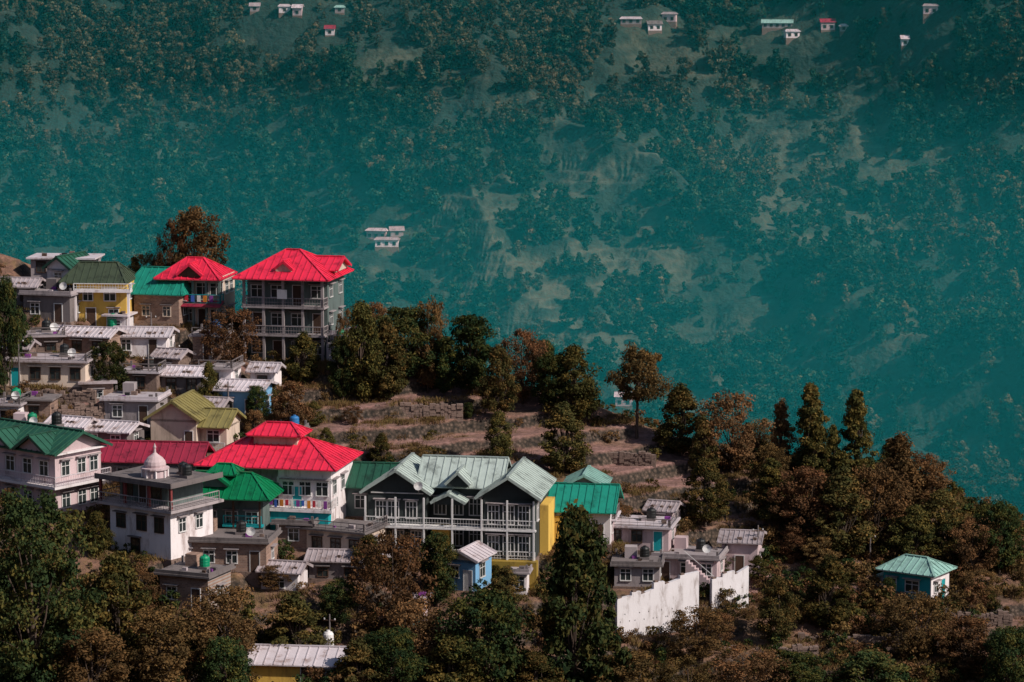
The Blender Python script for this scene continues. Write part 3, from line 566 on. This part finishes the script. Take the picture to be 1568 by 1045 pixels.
def tree_mesh(name,seed,H,W,th,nc,nl,ls,shape,lm,crad=.2,trunk=True):
    g=np.random.default_rng(seed);C=[]
    ch=H-th
    lob=g.uniform(.65,1.2,9)
    while len(C)<nc:
        t=g.random();a=g.random()*6.283
        if shape=='round':pr=math.sqrt(max(0,1-(2*t-1)**2))**.75
        elif shape=='cone':pr=(1-t)**.75*min(1,(t+.03)*6)*1.0+.08
        elif shape=='pine':pr=((1-t)**.7+.1)*(.7+.3*math.cos(t*34+a*2))*min(1,t*8+.4)
        elif shape=='umb':pr=math.sqrt(max(0,1-(t*.95)**2))*min(1,.4+t*3)
        else:pr=min(1,t*4+.3)*(1-t**3)*.95
        tt=t*(.9+.1*lob[int(a/6.284*9)])
        rr=W/2*pr*lob[int((a+t*2.2)%6.283/6.284*9)]*(.25+.72*math.sqrt(g.random()))
        C.append((rr*math.cos(a),rr*math.sin(a),th+ch*tt*.97))
    C=np.array(C);cr=W*crad*g.uniform(.5,1.3,nc)*(1. if shape not in('cone','pine') else .8)
    tint=g.random(nc)
    ci=np.repeat(np.arange(nc),nl);n=len(ci)
    d=g.normal(size=(n,3));d/=np.linalg.norm(d,axis=1)[:,None]
    rad=cr[ci]*(g.random(n)**.45)*1.05
    P=C[ci]+d*rad[:,None]*np.array([1,1,.7])
    nr=d*.9+g.normal(size=(n,3))*.75+np.array([0,0,.4]);nr/=np.linalg.norm(nr,axis=1)[:,None]
    t1=np.cross(nr,g.normal(size=(n,3)));t1/=np.linalg.norm(t1,axis=1)[:,None];t2=np.cross(nr,t1)
    s=ls*g.uniform(.5,1.3,n)[:,None]
    V=np.stack([P-t1*s*.75,P-t2*s*.42+nr*s*.12,P+t1*s*.75,P+t2*s*.42+nr*s*.12],1).reshape(-1,3)
    tt=np.clip(tint[ci]*.6+.5*g.random(n)-.08+.12*(P[:,2]-th)/ch,0,1)
    TT=np.repeat(tt,4);Fq=np.arange(n*4).reshape(-1,4);mi=np.zeros(n,int)
    wv=[];wf=[]
    def tube(pts,rs,k=6):
        base=len(wv)
        for p,r in zip(pts,rs):
            for i in range(k):
                a=i/k*6.283;wv.append((p[0]+r*math.cos(a),p[1]+r*math.sin(a),p[2]))
        for j in range(len(pts)-1):
            for i in range(k):wf.append((base+j*k+i,base+j*k+(i+1)%k,base+(j+1)*k+(i+1)%k,base+(j+1)*k+i))
    if trunk:
        R0=H*.02+.04;b1=g.normal(size=2)*.03*H*(0.3 if shape=='pine' else 1)
        tp=[(0,0,-.8),(0,0,th*.3),(b1[0]*.4,b1[1]*.4,th*.8),(b1[0],b1[1],th+ch*.35),(b1[0]*.6,b1[1]*.6,th+ch*.85)]
        tube(tp,[R0*1.35,R0,R0*.85,R0*.55,R0*.15],7)
        for j in g.permutation(nc)[:min(nc,30)]:
            c=C[j];t=g.uniform(.0,.5);st=np.array([b1[0]*.7,b1[1]*.7,min(th*.8+ch*t*.8,c[2])]);mid=(st+c)/2+np.array([0,0,-.04*H])+g.normal(size=3)*.02*H
            tube([st,mid,c],[R0*.4,R0*.26,R0*.07],5)
    if wv:
        wv=np.array(wv);wf=np.array(wf)+len(V);V=np.concatenate([V,wv]);TT=np.concatenate([TT,np.zeros(len(wv))]);Fq=np.concatenate([Fq,wf]);mi=np.concatenate([mi,np.ones(len(wf),int)])
    return mesh_np(name,V,Fq,mi,(lm,BARK),False,{'tint':TT})
TM={}
TM['g']=[tree_mesh('g',s,10,w,1.4,115,125,.24,'round',LG,.12) for s,w in((1,8),(2,7),(3,9))]
TM['o']=[tree_mesh('o',s,10,w,1.0,115,125,.235,'tall',LO,.12) for s,w in((4,7),(5,8),(6,6.5))]
TM['b']=[tree_mesh('b',s,10,w,1.3,105,100,.215,'round',LB,.12) for s,w in((7,8),(8,7),(9,9))]
TM['u']=[tree_mesh('u',s,10,w,4.6,95,120,.23,'umb',LB,.10) for s,w in((10,9),(11,10))]
TM['c']=[tree_mesh('c',s,10,w,.8,170,125,.22,'cone',LG,.115) for s,w in((12,7),(13,6.5))]
TM['t']=[tree_mesh('t',s,10,w,1.8,120,85,.21,'pine',lm,.13) for s,w,lm in((14,5.6,LO),(15,6,LB),(18,5.4,LO))]
TM['big']=[tree_mesh('big',s,10,w,.6,200,125,.17,'round',LG,.095) for s,w in((16,8),(17,8.5))]
NM={'g':'broadleaf_tree','o':'oak_tree','b':'dry_leaf_tree','u':'umbrella_crown_tree','c':'dense_evergreen_tree','t':'pine_tree','big':'large_leafy_tree'}
TREES=[('g',620,500,388,105),('o',552,600,445,98),('o',592,600,474,88),('b',655,585,436,66),('g',722,575,450,98),('b',800,575,460,80),('o',762,640,524,66),('g',680,596,504,56),('o',465,580,500,64),('b',355,568,474,90),
('o',880,640,515,105),('o',862,720,612,90),('g',845,630,540,66),('u',975,662,520,112),('o',1040,690,580,92),('b',1120,715,586,110),('t',1195,720,604,60),('t',1240,740,576,94),('t',1310,740,586,86),('t',1375,790,650,116),('b',1165,700,636,66),
('o',1080,808,700,88),('b',1230,830,706,112),('o',1290,850,710,120),('b',1340,830,685,110),('o',1440,850,745,112),('g',1530,880,765,88),('t',1180,800,690,80),('o',1400,860,770,96),('b',1490,880,790,82),('b',1410,780,690,70),
('o',765,712,628,64),('o',585,700,648,44),('b',635,720,680,60),('b',445,655,564,70),('g',395,655,600,45),('g',168,596,511,64),('o',320,628,536,46),('g',8,600,420,66),('o',500,690,650,30),('g',718,640,614,22),
('b',940,795,738,56),('o',960,865,822,50),('b',1215,850,800,60),
('big',55,1060,740,225),('o',180,1020,825,140),('c',880,1075,760,180),('g',745,1070,880,170),('b',600,970,796,130),('g',668,915,796,76),('o',450,985,866,120),('b',350,1010,886,130),('b',250,1070,926,140),('o',548,1085,986,96),
('b',1065,1010,926,110),('o',1190,985,876,88),('o',1270,960,846,98),('b',1400,1000,896,116),('g',1330,1080,980,130),('b',1140,1080,980,130),('g',1220,1075,996,98),('b',1480,1020,926,108),('g',1545,1080,956,108),('o',690,1085,956,120),('b',140,1090,956,140),('g',345,1080,956,108),('g',40,980,846,130),
('b',640,1040,896,120),('g',520,960,886,76),('o',820,1090,996,108),('b',960,1090,980,130),('b',1050,1090,996,108),('o',775,930,860,60),('g',245,900,850,70),('b',205,930,850,90),('o',565,890,820,70),('b',420,900,860,60),('g',1110,870,835,50),('o',1290,820,736,80),('b',1180,760,676,68),('o',1160,900,860,40),('b',1540,830,786,68),
('g',30,560,470,40),('b',530,520,430,34),('o',1360,715,646,50),('b',1255,870,820,60),('o',1420,900,860,50),('b',1500,910,860,70),('o',150,850,780,60),('g',1360,925,880,30),
('g',525,600,500,50),('b',575,560,480,60),('o',1075,720,625,52),('t',1275,745,640,50),
('b',120,590,556,30),('b',290,600,560,34),('o',420,620,570,40),('b',390,668,620,40),('o',110,650,615,36),('b',260,560,525,30),('b',345,530,500,30),('o',480,640,600,36),('b',540,640,610,34),('b',20,660,600,50),('b',190,740,710,40),('g',480,735,690,50),('b',620,900,850,60),('o',760,880,845,50),('b',900,880,830,60),('b',1100,975,920,60),('g',600,1080,960,120),('o',890,990,900,80)]
BACK=[('b',300,323,318,104),('b',262,322,336,50),('b',225,325,384,50),('o',205,324,392,34),('o',1250,304,640,60),('b',1420,301,700,80),('b',575,315,462,50),('g',830,313,520,60)]
plan=[]
for (k,u,vb,vt,w) in TREES:
    x,y,z=survey(u,vb,h_base,225,335);plan.append((k,x,y,w,(vb-vt)*y/(4446*.985),None))
for (k,u,y,vt,w) in BACK:
    kx,kz=raydir(u,vt);plan.append((k,y*kx,y,w,None,y*kz))
tz=h_fin(np.array([p[1] for p in plan]),np.array([p[2] for p in plan]))
for i,(k,x,y,w,H,zt) in enumerate(plan):
    Wm=w*y/4446
    if H is None:H=zt-tz[i]
    M=TM[k][i%len(TM[k])]
    bw={'g':(8,7,9),'o':(7,8,6.5),'b':(8,7,9),'u':(9,10),'c':(7,6.5),'t':(5.6,6,5.4),'big':(8,8.5)}[k][i%len(TM[k])]*1.06
    o=bpy.data.objects.new(NM[k],M);sc.collection.objects.link(o)
    o.location=(x,y,tz[i]-.1);o.scale=(Wm/bw,Wm/bw,H/10);o.rotation_euler=(0,0,R.random()*6.28)
# ---- instanced masses
def scatter(name,pts,scl,srcs):
    coll=bpy.data.collections.new(name+'_source')
    for i,m in enumerate(srcs):
        so=bpy.data.objects.new(name+'_plant',m);coll.objects.link(so)
    me=bpy.data.meshes.new(name);me.vertices.add(len(pts));me.vertices.foreach_set('co',pts.astype(np.float32).ravel())
    at=me.attributes.new('scl','FLOAT','POINT');at.data.foreach_set('value',scl.astype(np.float32))
    o=bpy.data.objects.new(name,me);sc.collection.objects.link(o)
    ng=bpy.data.node_groups.new(name+'_gn','GeometryNodeTree');ng.interface.new_socket('Geometry',in_out='INPUT',socket_type='NodeSocketGeometry');ng.interface.new_socket('Geometry',in_out='OUTPUT',socket_type='NodeSocketGeometry')
    N=ng.nodes;L=ng.links;gi=N.new('NodeGroupInput');go=N.new('NodeGroupOutput')
    ip=N.new('GeometryNodeInstanceOnPoints');ci=N.new('GeometryNodeCollectionInfo');ci.inputs['Collection'].default_value=coll;ci.inputs['Separate Children'].default_value=True;ci.inputs['Reset Children'].default_value=True
    rv=N.new('FunctionNodeRandomValue');rv.data_type='FLOAT_VECTOR';rv.inputs[0].default_value=(-.08,-.08,0);rv.inputs[1].default_value=(.08,.08,6.283)
    na=N.new('GeometryNodeInputNamedAttribute');na.data_type='FLOAT';na.inputs[0].default_value='scl'
    L.new(gi.outputs[0],ip.inputs['Points']);L.new(ci.outputs[0],ip.inputs['Instance']);ip.inputs['Pick Instance'].default_value=True
    L.new(rv.outputs[0],ip.inputs['Rotation']);L.new(na.outputs[0],ip.inputs['Scale']);L.new(ip.outputs[0],go.inputs[0])
    md=o.modifiers.new('scatter','NODES');md.node_group=ng
fms=((31,6.5,'round'),(32,5.5,'cone'),(33,7.5,'round'),(34,5,'tall'))
fm=[tree_mesh('far_tree',s,9,w,.8,20,38,.85,sh,LF,.19,trunk=False) for s,w,sh in fms]
fm2=[tree_mesh('far_dry_tree',s+10,9,w,.8,20,38,.85,sh,LF2,.19,trunk=False) for s,w,sh in fms[1:]]
n=26000
px=R.uniform(-290,290,n);py=R.uniform(770,1480,n);pz=h_fin(px,py)
bb=bare(px,py,h_mtn(px,py));dn=sstep(.3,.6,fbm(px/24,py/24,3,101)+.08)
far=np.ones(n,bool)
for x,y,w in farpos:far&=~((np.abs(px-x)<w/2+4)&(py>y-18)&(py<y+7))
keep=far&(R.random(n)<np.clip((1-bb*1.15),.14,1)*(.3+.7*dn))&(pz>-258)
P=np.stack([px,py,pz-.4],-1)[keep]
sc_=R.uniform(.3,1.0,len(P))*(.75+.6*dn[keep])*np.where(bb[keep]>.4,.5,1)
dry=R.random(len(P))<sstep(.42,.62,fbm(P[:,0]/60,P[:,1]/60,3,131))*.85+.06
scatter('distant_forest',P[~dry],sc_[~dry],fm)
scatter('distant_dry_forest',P[dry],sc_[dry],fm2)
sm=[tree_mesh('shrub',s,1.6,2.0,.1,12,40,.16,'round',l,.22,trunk=False) for s,l in((41,LO),(42,LB),(43,LG),(44,LB))]
n=9500
px=R.uniform(-64,64,n);py=R.uniform(238,322,n)
dm=fbm(px/7,py/7,3,111)
inp=np.zeros(n,bool)
for (cx,cy,cz,c,s,x0,x1,y0,y1) in pads:
    lx=(px-cx)*c+(py-cy)*s;ly=-(px-cx)*s+(py-cy)*c
    inp|=(lx>x0-.5)&(lx<x1+.5)&(ly>y0-.8)&(ly<y1+.3)
ff=fieldmask(px,py)
dens=sstep(.4,.64,dm)*.7+.07+.5*sstep(268,252,py)+.5*sstep(18,34,px)
keep=(~inp)&(R.random(n)<dens*(1-.95*np.minimum(1,ff*1.15)))&(py<ridge_y(px)+8)
px=px[keep];py=py[keep];pz=h_fin(px,py)
scatter('hillside_shrubs',np.stack([px,py,pz-.1],-1),R.uniform(.25,1.0,len(px))**1.2*(1+.7*(py<262)+.4*(px>25)),sm)
def grass(seed,m):
    g=np.random.default_rng(seed);n=60;P=g.normal(size=(n,3))*[.35,.35,0];a=g.random(n)*6.28;h=g.uniform(.15,.4,n)
    d=np.stack([np.cos(a),np.sin(a),a*0],-1)*.03;lean=g.normal(size=(n,3))*.12;lean[:,2]=0;tip=P+lean+np.stack([a*0,a*0,h],-1)
    V=np.stack([P-d,P+d,tip+d*.3,tip-d*.3],1).reshape(-1,3)
    return mesh_np('grass',V,np.arange(n*4).reshape(-1,4),None,(m,),False,{'tint':np.repeat(g.random(n),4)})
LGS=leafmat('dry_grass_blades',(.12,.08,.035),(.22,.13,.06),(.16,.13,.05))
gm=[grass(51,LGS),grass(52,LGS)]
n=20000;px=R.uniform(-62,62,n);py=R.uniform(240,318,n);k=(fbm(px/5,py/5,2,121)>.45)&(py<ridge_y(px)+3)&(fieldmask(px,py)<.6*R.random(n)+.15);px=px[k];py=py[k]
scatter('dry_grass',np.stack([px,py,h_fin(px,py)-.03],-1),R.uniform(.5,1.5,len(px)),gm)
# ---------------------------------------------------------------- utility poles
for (u,v,hp) in ((228,600,62),(1160,880,82),(1332,860,50),(30,600,90),(160,1010,90),(268,560,40),(505,985,50),(1090,700,60),(232,520,45),(350,640,60)):
    x,y,z=survey(u,v);H=hp/(4446/y)
    b=Build('utility_pole',pos=(x,y,z-.2),yaw=R.uniform(-20,20),pad=False)
    b.lathe('pole',CON,0,0,[(.11,-.5),(.07,H),(.01,H+.02)],8);b.box('crossarm',WOOD,-.6,.6,-.05,.05,H-.6,H-.5)
    for xx in(-.5,0,.5):b.box('insulators',FRM,xx-.05,xx+.05,-.05,.05,H-.498,H-.36)
    b.done()
# ---------------------------------------------------------------- valley haze (real scattering volumes)
def haze(name,zt,zb,dens,ya):
    bpy.ops.mesh.primitive_cube_add(size=1);hz=bpy.context.object;hz.name=name
    hz.location=(0,(ya+2500)/2,(zt+zb)/2);hz.scale=(3000-ya,2500-ya,zt-zb)
    m=bpy.data.materials.new(name+'_volume');N,L=nodes(m);N.remove(N['Principled BSDF']);vs=N.new('ShaderNodeVolumeScatter');vs.inputs['Color'].default_value=(.03,.74,.78,1);vs.inputs['Density'].default_value=dens
    L.new(vs.outputs[0],N['Material Output'].inputs['Volume']);hz.data.materials.append(m)
haze('mountain_haze',90,-300,.000125,350)
haze('valley_haze',-62,-290,.00036,420)
# ---------------------------------------------------------------- light
sd=Vector((.82,-.42,.74)).normalized()
w=bpy.data.worlds.new('World');sc.world=w;w.use_nodes=True;N=w.node_tree.nodes;L=w.node_tree.links
sky=N.new('ShaderNodeTexSky');sky.sky_type='NISHITA';sky.sun_disc=False;sky.sun_elevation=math.asin(sd.z);sky.sun_rotation=math.atan2(sd.x,sd.y)
L.new(sky.outputs[0],N['Background'].inputs[0]);N['Background'].inputs[1].default_value=.075
l=bpy.data.lights.new('sun','SUN');l.energy=4.4;l.angle=math.radians(.5);l.color=(1,.91,.81)
lo=bpy.data.objects.new('sun',l);sc.collection.objects.link(lo);lo.rotation_euler=(-sd).to_track_quat('-Z','Y').to_euler()
# ---------------------------------------------------------------- camera
c=bpy.data.cameras.new('camera');co_=bpy.data.objects.new('camera',c);sc.collection.objects.link(co_);sc.camera=co_
c.sensor_width=36;c.lens=18/math.tan(math.radians(10));c.clip_end=6000;c.clip_start=.5
co_.location=(0,0,0);co_.rotation_euler=(math.radians(90)-PITCH,0,0)
sc.view_settings.view_transform='Standard';sc.view_settings.look='None';sc.view_settings.exposure=0
